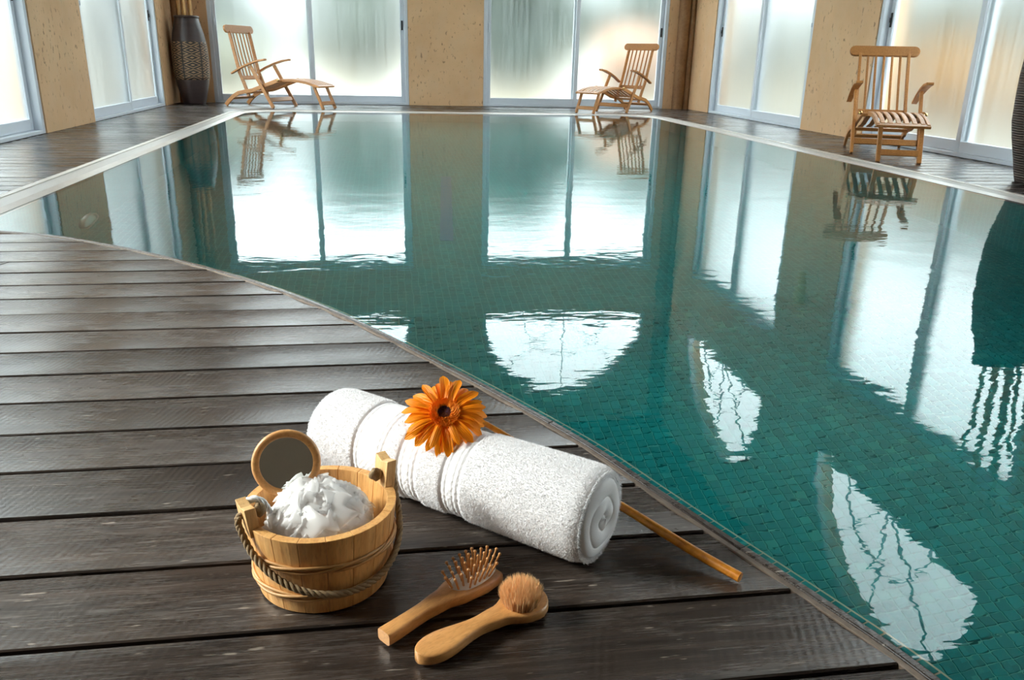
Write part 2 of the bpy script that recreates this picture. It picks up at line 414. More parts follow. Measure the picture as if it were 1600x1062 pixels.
# floor: base of grout, tiles as geometry near by, pattern farther off
YT = 3.40
b = MB(); b.box(PXL-.2, PXR+.2, YN, round(YT/TP)*TP, ZF-.03, ZF-.003)
pfloor = tag(b.build('pool_floor', M_GROUT), 'teal mosaic floor of the pool', 'pool floor', kind='structure')
MB().box(PXL-.2, PXR+.2, round(YT/TP)*TP, PYF+.2, ZF-.03, ZF).build('mosaic_field', M_TILEFAR, pfloor)
def tile_faces(b, x, y, z0, z1, hw):
    e = .0012
    vs = [(x-hw,y-hw,z0),(x+hw,y-hw,z0),(x+hw,y+hw,z0),(x-hw,y+hw,z0),(x-hw+e,y-hw+e,z1),(x+hw-e,y-hw+e,z1),(x+hw-e,y+hw-e,z1),(x-hw+e,y+hw-e,z1)]
    b.add(vs, [(4,5,6,7),(0,1,5,4),(1,2,6,5),(2,3,7,6),(3,0,4,7)])
one = MB(); tile_faces(one, 0, 0, -.004, 0, TP/2-.0011); tile_me = one.mesh('tile', M_TILE)
cands = []
for i in range(int(PXL/TP)-1, int(PXR/TP)+1):
    for j in range(10, round(YT/TP)):
        x, y = (i+.5)*TP, (j+.5)*TP
        d = math.hypot(x, y)
        # what the bent line of sight can reach beyond the deck edge
        if x < near_x(y*.52 + .12) * 1.35 + .12 and y < 3.0 and x < 1.6: vis = x > near_x(max(y-.80*y/d*1.0, .0)) + .80*x/d - .15
        else: vis = True
        if vis: cands.append((d, x, y, y > .80*x*.7 + .10 and d > 1.75))
near_tiles = sorted([c for c in cands if c[3] and c[2] > .66*c[1]], key=lambda c: c[0])[:300]
nset = set((c[1], c[2]) for c in near_tiles)
for c in near_tiles:
    o = link('tile', tile_me, pfloor); o.location = (c[1], c[2], ZF)
b = MB()
for c in cands:
    if (c[1], c[2]) not in nset: tile_faces(b, c[1], c[2], ZF-.004, ZF, TP/2-.0011)
tag(b.build('mosaic', M_TILE, pfloor, recalc=False), kind='stuff')
# narrow blue drain channel on the floor and a round lamp in the left wall of the basin
dr = MB(); dr.bar([(.315, 4.42, ZF+.004), (.44, 6.2, ZF+.004)], (1, -.06, 0), .075, .012)
tag(dr.build('drain_channel', simple('blue_enamel', (.0, .19, .29), .6)), 'narrow blue channel set in the pool floor', 'drain')
lm = empty('underwater_lamp', (PXL, 4.6, -1.08)); tag(lm, 'round pale lamp set in the left wall of the pool', 'pool lamp')
M_LAMPG = simple('lamp_glass', (.75, .85, .82), .2); M_STEEL = simple('steel', (.6, .62, .62), .3, **{'Metallic': 1.0})
for nm, prof, m in (('lens', [(0, .035), (.05, .032), (.095, .012)], M_LAMPG), ('ring', [(.095, 0), (.095, .02), (.125, .02), (.13, .001)], M_STEEL)):
    bb = MB().lathe(prof, 28); bb.v = [(z, x, y) for x, y, z in bb.v]; bb.build(nm, m, lm, smooth=True)

# coping with overflow grate round three sides
def strip(o0, o1, z0, z1, zb):
    a, c = far_outline(o0), far_outline(o1); n = len(a); b = MB()
    b.add([(x, y, z0) for x, y in a] + [(x, y, z1) for x, y in c] + [(x, y, zb) for x, y in a] + [(x, y, zb) for x, y in c],
          [(i, i+1, n+i+1, n+i) for i in range(n-1)] + [(i, 2*n+i, 2*n+i+1, i+1) for i in range(n-1)] + [(n+i, n+i+1, 3*n+i+1, 3*n+i) for i in range(n-1)])
    return b
cope = tag(strip(0, .05, -.0085, -.002, -.06).build('pool_coping', M_COPE), 'pale stone lip with overflow grate around the pool', 'coping', kind='structure')
strip(.15, .185, 0, 0, -.05).build('outer_lip', M_COPE, cope); strip(.05, .15, -.035, -.035, -.06).build('channel', M_GAP, cope)
b = MB(); A = resample(far_outline(.048), .018); C = far_outline(.152)
for (x0, y0), (x1, y1) in zip(A, A[1:]):
    d = Vector((x1-x0, y1-y0, 0)); L = d.length
    if L < 1e-6: continue
    d /= L; nn = Vector((-d.y, d.x, 0)); p = Vector((x0, y0, -.008)); q = p + nn*.104
    b.bar([p, q], d, .011, .008)
tag(b.build('overflow_grate', M_GRATE, cope, recalc=False), kind='stuff')

# ------------------------------------------------------------------ timber deck
deck = tag(MB().box(XL, PXL-.185, YN, YB, -.06, -.03).box(PXR+.185, XR, YN, YB, -.06, -.03).box(PXL-.19, PXR+.19, PYF-.3, YB, -.09, -.065).box(XL-TH, XL, YN, YB+TH, -.3, -.002).box(XR, XR+TH, YN, YB+TH, -.3, -.002).box(XL, XR, YB, YB+TH, -.3, -.002).build('floor', M_GAP), kind='structure')
nd = MB(); pts = [(x-.004, y) for x, y in NEARC]; n = len(pts)
nd.add([(XL, y, -.04) for x, y in pts] + [(x, y, -.04) for x, y in pts], [(i, i+1, n+i+1, n+i) for i in range(n-1)])
nd.build('subfloor', M_GAP, deck)
def plank(xa, xb, y0, y1, nx=10):
    """xa, xb: functions of y for the two ends; the board is slightly cupped"""
    g = .0035; ya, yb = y0 + g, y1 - g; vs = []; fs = []; nv = 8; zt = random.uniform(-.0006, .0006); cup = .0026 + random.uniform(0, .0012); tw = random.uniform(-.0006, .0006)
    rows = [(0, -.022), (0, -.0022)] + [(j/nv, None) for j in range(nv+1)] + [(1, -.0022), (1, -.022)]
    for v, z in rows:
        e = .0018; y = ya + e + (yb-ya-2*e)*v
        if z is not None: y = ya if v == 0 else yb
        x0, x1 = xa(y), xb(y)
        for i in range(nx+1):
            u = i/nx; zz = z if z is not None else zt + tw*(2*v-1) + cup*((2*v-1)**2 - 1) + .0004*math.sin(u*9+y0*7)
            vs.append((x0 + (x1-x0)*u, y, zz))
    w = nx+1; R = len(rows)
    for j in range(R-1):
        for i in range(nx): fs.append((j*w+i, j*w+i+1, (j+1)*w+i+1, (j+1)*w+i))
    fs.append(tuple(j*w for j in reversed(range(R)))); fs.append(tuple(j*w+nx for j in range(R)))
    b = MB(); b.add(vs, fs); o = b.build('plank', M_DECK, deck, smooth=True, recalc=False, angle=30); return o
PITCHB = .1470; Y0 = .828; NOSE = .024
k0 = int((YN - Y0)/PITCHB); k1 = int((YB - Y0)/PITCHB)
def near_end(y):
    # inset for the trim strip, measured along x
    e = .02; dx = near_x(y-e) - near_x(y+e); sl = math.hypot(dx, 2*e)/(2*e)
    return near_x(y) - NOSE*sl
def corner(y):
    c, r = PYF - .45, .45 + .19
    return -.19 if y < c else .45 - math.sqrt(max(r*r - (y-c)**2, 0))
for k in range(k0, k1+1):
    ya = Y0 + k*PITCHB; yb = min(ya + PITCHB, YB)
    if ya < YN: continue
    if yb <= 3.32:
        if k == 12:      # board with a slanting butt joint
            cut = lambda y: -1.25 + (y-2.66)*.6
            plank(lambda y: XL, lambda y: cut(y)-.002, ya, yb); plank(lambda y: cut(y)+.002, near_end, ya, yb)
        else: plank(lambda y: XL, near_end, ya, yb, 12)
    elif ya < PYF + .185 - .08:
        plank(lambda y: XL, lambda y: PXL + corner(y), ya, yb, 4)
    else: plank(lambda y: XL, lambda y: XR, ya, yb, 10)
    if ya < PYF + .185 - .08: plank(lambda y: PXR - corner(y), lambda y: XR, ya, yb, 4)
# trim along the curved edge: two thin strips, in lengths
def offset_curve(pts, d):
    out = []
    for i, (x, y) in enumerate(pts):
        a = pts[max(i-1, 0)]; c = pts[min(i+1, len(pts)-1)]; t = Vector((c[0]-a[0], c[1]-a[1], 0)).normalized()
        out.append((x + t.y*d, y - t.x*d))
    return out
def curve_strip(d0, d1, i0, i1, z0, z1):
    A = offset_curve(NEARC, d0)[i0:i1+1]; C = offset_curve(NEARC, d1)[i0:i1+1]; n = len(A); b = MB()
    b.add([(x,y,z1) for x,y in A] + [(x,y,z1) for x,y in C] + [(x,y,z0) for x,y in A] + [(x,y,z0) for x,y in C],
          [(i,i+1,n+i+1,n+i) for i in range(n-1)] + [(i,2*n+i,2*n+i+1,i+1) for i in range(n-1)] + [(n+i,n+i+1,3*n+i+1,3*n+i) for i in range(n-1)] + [(0,n,3*n,2*n),(n-1,3*n-1,4*n-1,2*n-1)])
    return b
NC = len(NEARC)
for i0 in range(0, NC-1, 17):
    i1 = min(i0+17, NC-1)
    curve_strip(.0005, .0125, i0, i1, -.03, .001).build('edge_strip', M_DECK, deck, bevel=.002)
    curve_strip(.0135, .0225, i0, i1, -.03, -.0005).build('edge_fillet', M_NOSE, deck, bevel=.001)
# row of tiles on the ledge just under the water along the deck edge
ledge = tag(curve_strip(-.027, .004, 0, NC-1, -.06, -.0155).build('pool_ledge', simple('ledge_grout', (.42, .46, .34), .8)), 'narrow tiled ledge of the pool along the deck edge', 'pool ledge', kind='structure')
lt = resample([(x, y) for x, y in NEARC if y > .2 and y < 2.4], .0245)
b = MB(); b.box(-.0108, .0108, -.0100, .0100, -.004, .001); lt_me = b.mesh('tile', M_TILE)
for (x0, y0), (x1, y1) in zip(lt, lt[1:]):
    t = Vector((x1-x0, y1-y0, 0)).normalized(); o = link('tile', lt_me, ledge)
    o.location = ((x0+x1)/2 - t.y*.0125, (y0+y1)/2 + t.x*.0125, -.0145); o.rotation_euler = (0, 0, math.atan2(t.y, t.x))
#@@OBJECTS
# ------------------------------------------------------------------ outdoors, seen blurred through the misted glass
def lawn_mat():
    t = NT('pale_dry_lawn'); v = t.obj(); a = t.noise(v, .25, 4, .6)
    return t.done(t.bsdf(t.mix(t.ramp(a, [(.35, 0.0), (.65, 1.0)]), (.19, .155, .095), (.30, .27, .21)), .9))
g = MB(); g.box(-60, 60, YB+TH, 90, -.3, -.08).box(-60, XL-TH, -40, YB+TH, -.3, -.08).box(XR+TH, 60, -40, YB+TH, -.3, -.08)
tag(g.build('lawn', lawn_mat()), 'pale dry lawn outside the misted doors', 'lawn', kind='structure')
def leaf_mat(name, c0, c1):
    t = NT(name); a = t.noise(t.obj(), 2.5, 5, .65)
    return t.done(t.bsdf(t.mix(t.ramp(a, [(.35, 0.0), (.65, 1.0)]), c0, c1), .8))
M_BARK = wood('bark', (.05, .035, .025), (.12, .09, .07), .9)
LEAF = {'green': leaf_mat('dark_green_leaves', (.022, .042, .032), (.05, .08, .058)),
        'grey': leaf_mat('grey_green_leaves', (.045, .065, .055), (.09, .11, .09)),
        'gold': leaf_mat('golden_leaves', (.26, .12, .02), (.40, .22, .05)),
        'rose': leaf_mat('rose_leaves', (.32, .18, .11), (.45, .29, .2)),
        'pale': leaf_mat('pale_leaves', (.14, .15, .11), (.22, .22, .17))}
def tree(name, label, cat, x, y, w, h, kind, trunk=.25, seed=0):
    rnd = random.Random(seed); root = empty(name, (x, y, -.08)); tag(root, label, cat, 'plants outside the misted doors')
    b = MB()
    for k in range(26):                      # crown: leaf clumps within an egg-shaped hull
        t = rnd.random(); a = rnd.random()*2*PI; zz = trunk + (h-trunk)*(.08+.84*t); rr = w/2*math.sin(PI*min(.97, .12+.8*t))**.7
        c = (rr*.62*math.cos(a), rr*.62*math.sin(a), zz); s = rr*rnd.uniform(.38, .6) + .06
        ph = rnd.random()*9
        b.grid(lambda u, v, c=c, s=s, ph=ph: (c[0]+s*(1+.18*math.sin(5*u*2*PI+ph+4*v))*math.cos(2*PI*u)*math.sin(PI*v), c[1]+s*(1+.18*math.sin(4*u*2*PI-ph))*math.sin(2*PI*u)*math.sin(PI*v), c[2]+s*.85*math.cos(PI*v)), 10, 6, closed_u=True)
    b.build('crown', LEAF[kind], root, recalc=False)
    MB().tube([(0,0,-.1), (.03,0,trunk), (0,.02,h*.6)], [w*.05, w*.04, w*.02], 8).build('trunk', M_BARK, root)
for i, a in enumerate([
    ('evergreen_tree', 'dark evergreen tree blurred behind the left leaf of the far right door', 'tree', 3.0, 19.5, 3.0, 3.6, 'green', .15),
    ('evergreen_tree', 'dark evergreen tree blurred behind the right leaf of the far right door', 'tree', 6.6, 20.6, 3.0, 3.4, 'green', .15),
    ('leafy_tree', 'grey green tree blurred behind the right leaf of the far left door', 'tree', -.55, 19.5, 2.9, 3.4, 'grey', .15),
    ('leafy_tree', 'grey green tree blurred behind the deck chair in the far left door', 'tree', -3.75, 20.9, 2.9, 2.9, 'grey', .2),
    ('rose_shrub', 'pinkish shrub glowing behind the chair at the far right door', 'shrub', 4.55, 15.4, 1.5, 1.25, 'rose', .2),
    ('pale_shrub', 'pale shrub blurred low behind the far left door', 'shrub', -2.9, 16.4, 1.3, 1.0, 'pale', .2),
    ('golden_shrub', 'golden shrub glowing behind the right hand deck chair', 'shrub', 6.3, 9.1, 1.2, 1.05, 'gold', .15),
    ('golden_shrub', 'golden shrub glowing beside the vase at the right edge', 'shrub', 6.5, 6.9, 1.1, .75, 'gold', .15),
    ('evergreen_tree', 'dark evergreen tree outside the right hand door behind the chair', 'tree', 9.2, 13.4, 3.2, 3.3, 'green', .15),
    ('evergreen_tree', 'dark evergreen tree outside the right hand door beside the vase', 'tree', 9.4, 9.7, 3.0, 2.8, 'grey', .15),
    ('leafy_tree', 'pale tree outside the right wall near the far corner', 'tree', 10.0, 17.9, 3.0, 3.0, 'grey', .2),
    ('leafy_tree', 'pale tree outside the right wall beyond the far corner', 'tree', 9.8, 22.4, 3.2, 3.0, 'pale', .2),
    ('leafy_tree', 'pale tree outside the left wall near the vase', 'tree', -7.6, 27.2, 3.6, 3.2, 'pale', .2),
    ('leafy_tree', 'grey green tree outside the middle of the left wall', 'tree', -7.2, 22.8, 3.4, 3.0, 'grey', .2),
    ('leafy_tree', 'pale tree outside the left wall by the left edge', 'tree', -7.2, 17.4, 3.4, 3.0, 'pale', .2)]): tree(*a, seed=i+1)

# ------------------------------------------------------------------ steamer deck chairs
M_TEAK = wood('oiled_teak', (.36, .145, .036), (.54, .24, .07), .42, (6, 30, 30), 1.0, .1, .3)
def steamer(name, label, loc, rz, scale=1.0, recline=0.0):
    cr, sr = math.cos(recline), math.sin(recline)
    def tilt(p):                       # swing the backrest about its pivot below the seat
        x, z = p[0]-.352, p[2]-.135; return (.352 + x*cr - z*sr, p[1], .135 + x*sr + z*cr)
    root = tag(empty(name, loc, rz), label, 'deck chair', 'wooden deck chairs round the pool'); root.scale = (scale,)*3
    S = (0, 1, 0)
    def bar(nm, pts, w, t, side=S, parent=root, bev=.004):
        return MB().bar(pts, side, w, t).build(nm, M_TEAK, parent, bevel=bev)
    for s in (-1, 1):
        y = s*.245
        bar('side_rail', [(p[0], y, p[1]) for p in ((0,.012),(.06,.075),(.13,.13),(.21,.172),(.32,.195),(.43,.212),(.62,.277),(.84,.352))], .024, .05)
        y = s*.215
        bar('back_stile', [tilt(p) for p in ((.352, y, .135), (.27, y, .30), (.2, y, .43), (.12, y, .68), (.045, y, .92))], .026, .042)
        y = s*.275
        bar('front_leg', [(.757, y, .0), (.60, y, .265), (.445, y, .525)], .026, .045)
        y = s*.285
        arm = bar('armrest', [(.16, y, .42), (.30, y, .492), (.45, y, .55), (.58, y, .588), (.68, y, .602)], [.045, .055, .066, .07, .06], .022)
        MB().box(.672, .69, y-.03, y+.03, .592, .615).build('end_cap', M_TEAK, arm, bevel=.004)
        bar('leg_rest_rail', [(p[0], s*.19, p[1]) for p in ((.84,.345),(.95,.352),(1.08,.348),(1.22,.328),(1.38,.285))], .026, .036)
        bar('leg_rest_leg', [(1.30, s*.155, .30), (1.43, s*.155, 0)], .034, .034)
        k = MB().lathe([(0,-.014),(.014,-.014),(.016,0),(.014,.014),(0,.014)], 12); k.v = [(x+.84, z+s*.262, y_+.352) for x, y_, z in k.v]
        k.build('hinge_bolt', M_BRASS, root, smooth=True)
    # top rail: rounded ends
    b = MB(); n = 9; prof = []
    for sgn in (1, -1):
        for i in range(n): t = -PI/2*sgn + sgn*PI*i/(n-1); prof.append((sgn*(.262 + .05*math.cos(t*1.0)) if sgn > 0 else -(.262 + .05*math.cos(t)), .05*math.sin(t)))
    d = Vector((-.30, 0, .954)).normalized(); nn = Vector((.954, 0, .30)).normalized(); c0 = Vector((.035, 0, .945))
    m = len(prof); vs = [tilt(c0 + Vector((0, p[0], 0)) + d*p[1] + nn*q) for q in (-.014, .014) for p in prof]
    b.add(vs, [tuple(range(m)), tuple(reversed(range(m, 2*m)))] + [(i, m+i, m+(i+1) % m, (i+1) % m) for i in range(m)])
    b.build('top_rail', M_TEAK, root, bevel=.004)
    for k in range(5):
        y = -.143 + k*.0715
        bar('back_slat', [tilt(p) for p in ((.232, y, .36), (.135, y, .63), (.05, y, .90))], .022, .012)
    bar('back_rail', [tilt((.232, -.215, .355)), tilt((.232, .215, .355))], .05, .02, side=(-.4, 0, .92))
    bar('rear_stretcher', [(.10, -.24, .105), (.10, .24, .105)], .04, .02, side=(.6, 0, .8))
    bar('front_stretcher', [(.70, -.27, .10), (.70, .27, .10)], .055, .02, side=(-.5, 0, .86))
    bar('leg_rest_stretcher', [(1.405, -.155, .075), (1.405, .155, .075)], .05, .02, side=(-.4, 0, .92))
    bar('seat_crossbar', [(.84, -.25, .335), (.84, .25, .335)], .035, .03, side=(1,0,0))
    bar('seat_crossbar', [(.33, -.24, .18), (.33, .24, .18)], .035, .03, side=(1,0,0))
    bar('leg_rest_end', [(1.375, -.205, .288), (1.375, .205, .288)], .06, .022, side=(.95, 0, -.3))
    for k in range(6):
        y = -.175 + k*.07
        bar('seat_slat', [(.34, y, .205), (.5, y, .24), (.64, y, .292), (.84, y, .362)], .042, .012)
        bar('leg_rest_slat', [(.85, y*.86, .362), (.98, y*.86, .368), (1.12, y*.86, .358), (1.25, y*.86, .335), (1.365, y*.86, .30)], .036, .012)
    bar('leg_rest_support', [(1.02, -.19, .338), (1.02, .19, .338)], .03, .02, side=(1,0,0))
    return root
steamer('steamer_chair', 'slatted teak deck chair facing right beside the tall carved vase', (-1.90, 11.36, 0), math.radians(-26.4), .945, -.10)
steamer('steamer_chair', 'slatted teak deck chair facing left by the far right door', (3.50, 11.36, 0), math.radians(220), .88)
steamer('steamer_chair', 'slatted teak deck chair facing the camera on the right hand deck', (4.13, 6.60, 0), math.radians(-113.2), .885, .19)

# ------------------------------------------------------------------ tall vases with bamboo
def vase_mats():
    t = NT('dark_fired_clay'); v = t.obj(); a = t.noise(t.mapped(v, (1,1,8)), 4, 4, .6)
    clay = t.done(t.bsdf(t.mix(a, (.022, .014, .014), (.055, .034, .032)), .42, t.bump(a, .3, .004)))
    t = NT('carved_band'); s = t.n('SeparateXYZ', None, i0=t.obj())
    ang = t.math('DIVIDE', t.math('ARCTAN2', s.outputs[1], s.outputs[0]), 2*PI/6); zz = t.math('DIVIDE', s.outputs[2], .088)
    u = t.math('ABSOLUTE', t.math('SUBTRACT', t.math('FRACT', ang), .5)); w = t.math('ABSOLUTE', t.math('SUBTRACT', t.math('FRACT', zz), .5))
    d = t.math('ADD', u, w); rings = t.math('SINE', t.math('MULTIPLY', d, 20.0))
    chk = t.math('MODULO', t.math('ADD', t.math('FLOOR', ang), t.math('FLOOR', zz)), 2.0)
    edge = t.math('GREATER_THAN', d, t.math('ADD', .42, t.math('MULTIPLY', chk, .2)))
    f = t.math('MAXIMUM', t.ramp(rings, [(.35, 0.0), (.6, 1.0)]), t.math('MULTIPLY', edge, .15))
    seam = t.math('LESS_THAN', t.math('ABSOLUTE', t.math('SUBTRACT', t.math('FRACT', t.math('ADD', ang, .0)), .5)), .465)
    f = t.math('MULTIPLY', f, seam)
    band = t.done(t.bsdf(t.mix(f, (.022, .018, .016), (.33, .21, .115)), .6, t.bump(f, .6, .004)))
    t = NT('woven_clay'); wv = t.n('TexWave', {'bands_direction': 'Z'}, Vector=t.obj(), Scale=22.0, Distortion=1.2, Detail=2.0).outputs[1]
    a = t.noise(t.mapped(t.obj(), (3,3,14)), 9, 3, .6)
    wov = t.done(t.bsdf(t.mix(t.math('MULTIPLY', wv, a), (.016, .010, .008), (.12, .07, .045)), .6, t.bump(wv, .7, .006)))
    return clay, band, wov
M_CLAY, M_BAND, M_WOVEN = vase_mats()
PROF = [(.135,.0),(.142,.02),(.165,.12),(.195,.24),(.212,.33),(.218,.45),(.22,.56),(.217,.66),(.208,.76),(.19,.86),(.162,.97),(.145,1.035),(.14,1.05)]
def pr(z):
    for (r0, z0), (r1, z1) in zip(PROF, PROF[1:]):
        if z0 <= z <= z1: return r0 + (r1-r0)*(z-z0)/(z1-z0)
def vase(label, loc, m_body, band=True, sc=1.0, rz=0.0):
    root = tag(empty('floor_vase', loc, rz), label, 'vase', 'tall floor vases')
    inner = [(.12, 1.04), (.14, .95), (.19, .7), (.19, .4), (.12, .05), (0, .05)]
    o = MB().lathe([(0, 0)] + [(r*sc, z*sc) for r, z in PROF] + [(r*sc, z*sc) for r, z in inner], 48).build('body', m_body, root, smooth=True)
    b = MB(); b.lathe([((.14+.016*math.cos(t))*sc, (1.055+.016*math.sin(t))*sc) for t in [2*PI*i/10 for i in range(11)]], 40); b.build('rim', m_body, root, smooth=True)
    if band:
        zs = [.305+.455*i/14 for i in range(15)]
        MB().lathe([(pr(.302)-.004, .302)] + [(pr(z)+.004, z) for z in zs] + [(pr(.763)-.004, .763)], 64).build('carved_band', M_BAND, root, smooth=True)
    return root
vase('tall dark clay vase with a carved diamond band in the far left corner', (-2.455, 11.50, 0), M_CLAY, True, 1.0, .30)
vase('dark ribbed floor vase cut off by the right edge', (3.95, 4.45, 0), M_WOVEN, False, 1.08)
M_BAMB = wood('dry_bamboo', (.42, .22, .07), (.62, .37, .14), .4, (30, 30, 4))
def bamboo(x, y, lx, ly, h, r, label, group):
    root = tag(empty('bamboo_pole', (x, y, .06)), label, 'bamboo pole', group); segs = 7; g = []; rr = []
    for i in range(segs):
        for q, k in ((.0, 1.0), (.04, .93), (.9, .93), (.97, 1.08)):
            t = (i+q)/segs; g.append((lx*t, ly*t, h*t)); rr.append(r*k*(1-.25*t))
    MB().tube(g, rr, 10).build('cane', M_BAMB, root, smooth=True)
for i in range(7):
    a = i*2*PI/7 + .3; rr = .02 if i == 0 else .062
    bamboo(-2.455 + rr*math.cos(a), 11.50 + rr*math.sin(a), .05*math.cos(a), .05*math.sin(a), 2.1 + .25*math.sin(i*2.1), .022, 'tan bamboo pole standing in the carved vase', 'bamboo in the carved vase')
    bamboo(3.95 + .7*rr*math.cos(a), 4.45 + .7*rr*math.sin(a), .10*math.cos(a), .08*math.sin(a)-.05, 1.9 + .2*math.sin(i*1.7), .018, 'bamboo pole standing in the ribbed vase', 'bamboo in the ribbed vase')
# wall lamp on the right hand pillar, above the frame, mirrored in the pool
sc = tag(empty('wall_lamp', (XR, 7.85, 1.62)), 'yellow half-round wall lamp on the right pillar, mirrored in the water', 'lamp')
MB().lathe([(.001,-.17),(.05,-.165),(.075,0),(.09,.165)], 16, a0=PI/2, a1=1.5*PI).build('shade', simple('amber_shade', (.75, .5, .14), .5), sc, smooth=True)
MB().box(-.012, .0, -.06, .06, -.12, .12).build('back_plate', M_BRASS, sc, bevel=.003)

# ------------------------------------------------------------------ wooden bucket
BX, BY, RT, RB, BH = -.0968, .938, .0965, .0828, .109
M_PINE = wood('pale_pine', (.60, .27, .075), (.80, .46, .17), .45, (26, 26, 3.0), 1.0, .08, .12)
M_PINE2 = wood('pine_end_grain', (.60, .32, .11), (.80, .52, .24), .5, (26, 26, 3.0), 1.0, .08, .15)
bucket = tag(empty('wooden_bucket', (BX, BY, 0)), 'small pine stave bucket with a rope handle holding a bath puff', 'bucket')
NS = 18; EAR = math.radians(28); TW = .0115
def br(z): return RB + (RT-RB)*z/BH
def stave(a0, a1, h, nm):
    b = MB(); n = 3; vs = []; fs = []
    for z in (0.0, h):
        for r in (br(z), br(z)-TW):
            for i in range(n+1):
                a = a0 + (a1-a0)*i/n; vs.append((r*math.cos(a), r*math.sin(a), z))
    w = n+1; O0, I0, O1, I1 = 0, w, 2*w, 3*w
    for i in range(n):
        fs += [(O0+i,O0+i+1,O1+i+1,O1+i), (I0+i,I1+i,I1+i+1,I0+i+1), (O1+i,O1+i+1,I1+i+1,I1+i), (O0+i,I0+i,I0+i+1,O0+i+1)]
    fs += [(O0,O1,I1,I0), (O0+n,I0+n,I1+n,O1+n)]
    return b.add(vs, fs).build(nm, M_PINE, bucket, bevel=.0008)
da = 2*PI/NS; gap = .0016
for k in range(NS):
    a = EAR + k*da
    if k in (0, NS//2): continue
    stave(a - da/2 + gap, a + da/2 - gap, BH, 'stave')
for s in (0, 1):     # two taller ear staves, notched on top and bored for the rope
    a = EAR + s*PI; e = stave(a - da/2 + gap, a + da/2 - gap, BH - .002, 'ear_stave')
    dr_ = Vector((math.cos(a), math.sin(a), 0)); ta = Vector((-math.sin(a), math.cos(a), 0)); b = MB(); w = .0165; zt = BH + (.036 if s == 0 else .028)
    outl = [(-w, BH-.012), (w, BH-.012), (w, zt), (w*.55, zt-.002), (0, zt-.0045), (-w*.55, zt-.002), (-w, zt)]
    m = len(outl); rc = br(BH) - TW/2 + .001; vs = [dr_*(rc+q+(z-BH)*.12) + ta*u + Vector((0,0,z)) for q in (-.0068, .0068) for u, z in outl]
    b.add(vs, [tuple(range(m)), tuple(reversed(range(m, 2*m)))] + [(i, m+i, m+(i+1)%m, (i+1)%m) for i in range(m)])
    b.build('ear_top', M_PINE2, e, bevel=.001)
MB().lathe([(0,.006),(RB-TW+.001,.006),(RB-TW+.001,.014),(0,.014)], 36).build('bottom', M_PINE2, bucket)
M_RATT = wood('rattan', (.42, .2, .06), (.62, .34, .12), .5, (8, 8, 60), 1.0)
for z0, ofs in ((.066, .0), (.026, .0)):
    for s in range(3):
        pts = []
        for i in range(73):
            a = 2*PI*i/72; z = z0 + .0042*math.sin(3*a + s*2*PI/3) + .003*math.sin(a + 1.0 + z0*40)*(1 if z0 > .05 else .4); r = br(z) + .0022 + .0012*math.cos(3*a + s*2*PI/3)
            pts.append((r*math.cos(a), r*math.sin(a), z))
        MB().tube(pts, .0021, 6, False).build('hoop_strand', M_RATT, bucket, smooth=True)
def rope_mesh(pts, R, twist=260.0, strands=3):
    b = MB(); P = smooth_curve(pts, 10)
    for s in range(strands):
        out = []; L = 0
        for i, p in enumerate(P):
            d = (P[min(i+1, len(P)-1)] - P[max(i-1, 0)]).normalized()
            a = d.cross(Vector((0,0,1)) if abs(d.z) < .9 else Vector((1,0,0))).normalized(); c = d.cross(a)
            if i: L += (p - P[i-1]).length
            t = L*twist + s*2*PI/strands; out.append(p + a*(R*.5*math.cos(t)) + c*(R*.5*math.sin(t)))
        b.tube(out, R*.62, 6)
    return b
def rope_mat():
    t = NT('hemp_rope'); a = t.noise(t.obj(), 900, 3, .6)
    return t.done(t.bsdf(t.mix(a, (.17, .105, .05), (.40, .28, .15)), .85, t.bump(a, .6, .0008)))
M_ROPE = rope_mat()
a0, a1 = EAR + PI, EAR + 2*PI; pts = []
for i in range(25):
    t = i/24; a = a0 + (a1-a0)*t; z = .113 - .080*math.sin(PI*t)**.62; r = br(z) + .0062 + .004*math.exp(-((t-.5)/.6)**2)
    pts.append((r*math.cos(a), r*math.sin(a), z))
for sgn, lst in ((1, 'end'), (-1, 'start')):
    a = a1 if sgn == 1 else a0; e = [((RT+.004)*math.cos(a), (RT+.004)*math.sin(a), BH+.014), ((RT-.02)*math.cos(a), (RT-.02)*math.sin(a), BH+.015)]
    pts = pts + e if sgn == 1 else list(reversed(e)) + pts
rope_mesh(pts, .0042).build('rope_handle', M_ROPE, bucket, smooth=True)
for s in (0, 1):
    a = EAR + s*PI; c = Vector(((RT-.0175)*math.cos(a), (RT-.0175)*math.sin(a), BH+.014)); b = MB()
    b.grid(lambda u, v: c + Vector((math.cos(2*PI*u)*math.sin(PI*v), math.sin(2*PI*u)*math.sin(PI*v), math.cos(PI*v)))*(.0085*(1+.12*math.sin(6*PI*u+7*v))), 18, 10, closed_u=True)
    b.build('rope_knot', M_ROPE, bucket, smooth=True)

# ------------------------------------------------------------------ bath puff
def puff_mat():
    t = NT('white_netting'); d = t.n('BsdfDiffuse', None, Color=(.97, .97, .97, 1)); tr = t.n('BsdfTranslucent', None, Color=(.98, .97, .96, 1))
    tp = t.n('BsdfTransparent'); gl = t.n('BsdfGlossy', None, Roughness=.35)
    m1 = t.n('MixShader', None, i0=.6, i1=d.outputs[0], i2=tr.outputs[0]); m2 = t.n('MixShader', None, i0=.05, i1=m1.outputs[0], i2=gl.outputs[0])
    m3 = t.n('MixShader', None, i0=.18, i1=m2.outputs[0], i2=tp.outputs[0]); return t.done(m3.outputs[0])
M_NET = puff_mat()
puff = tag(empty('bath_puff', (BX-.002, BY-.010, .080)), 'ruffled white netting bath puff heaped in the pine bucket', 'bath puff')
from mathutils import noise as mnoise
rnd = random.Random(3); b = MB(); NP = 84; PRX, PRZ = .074, .063
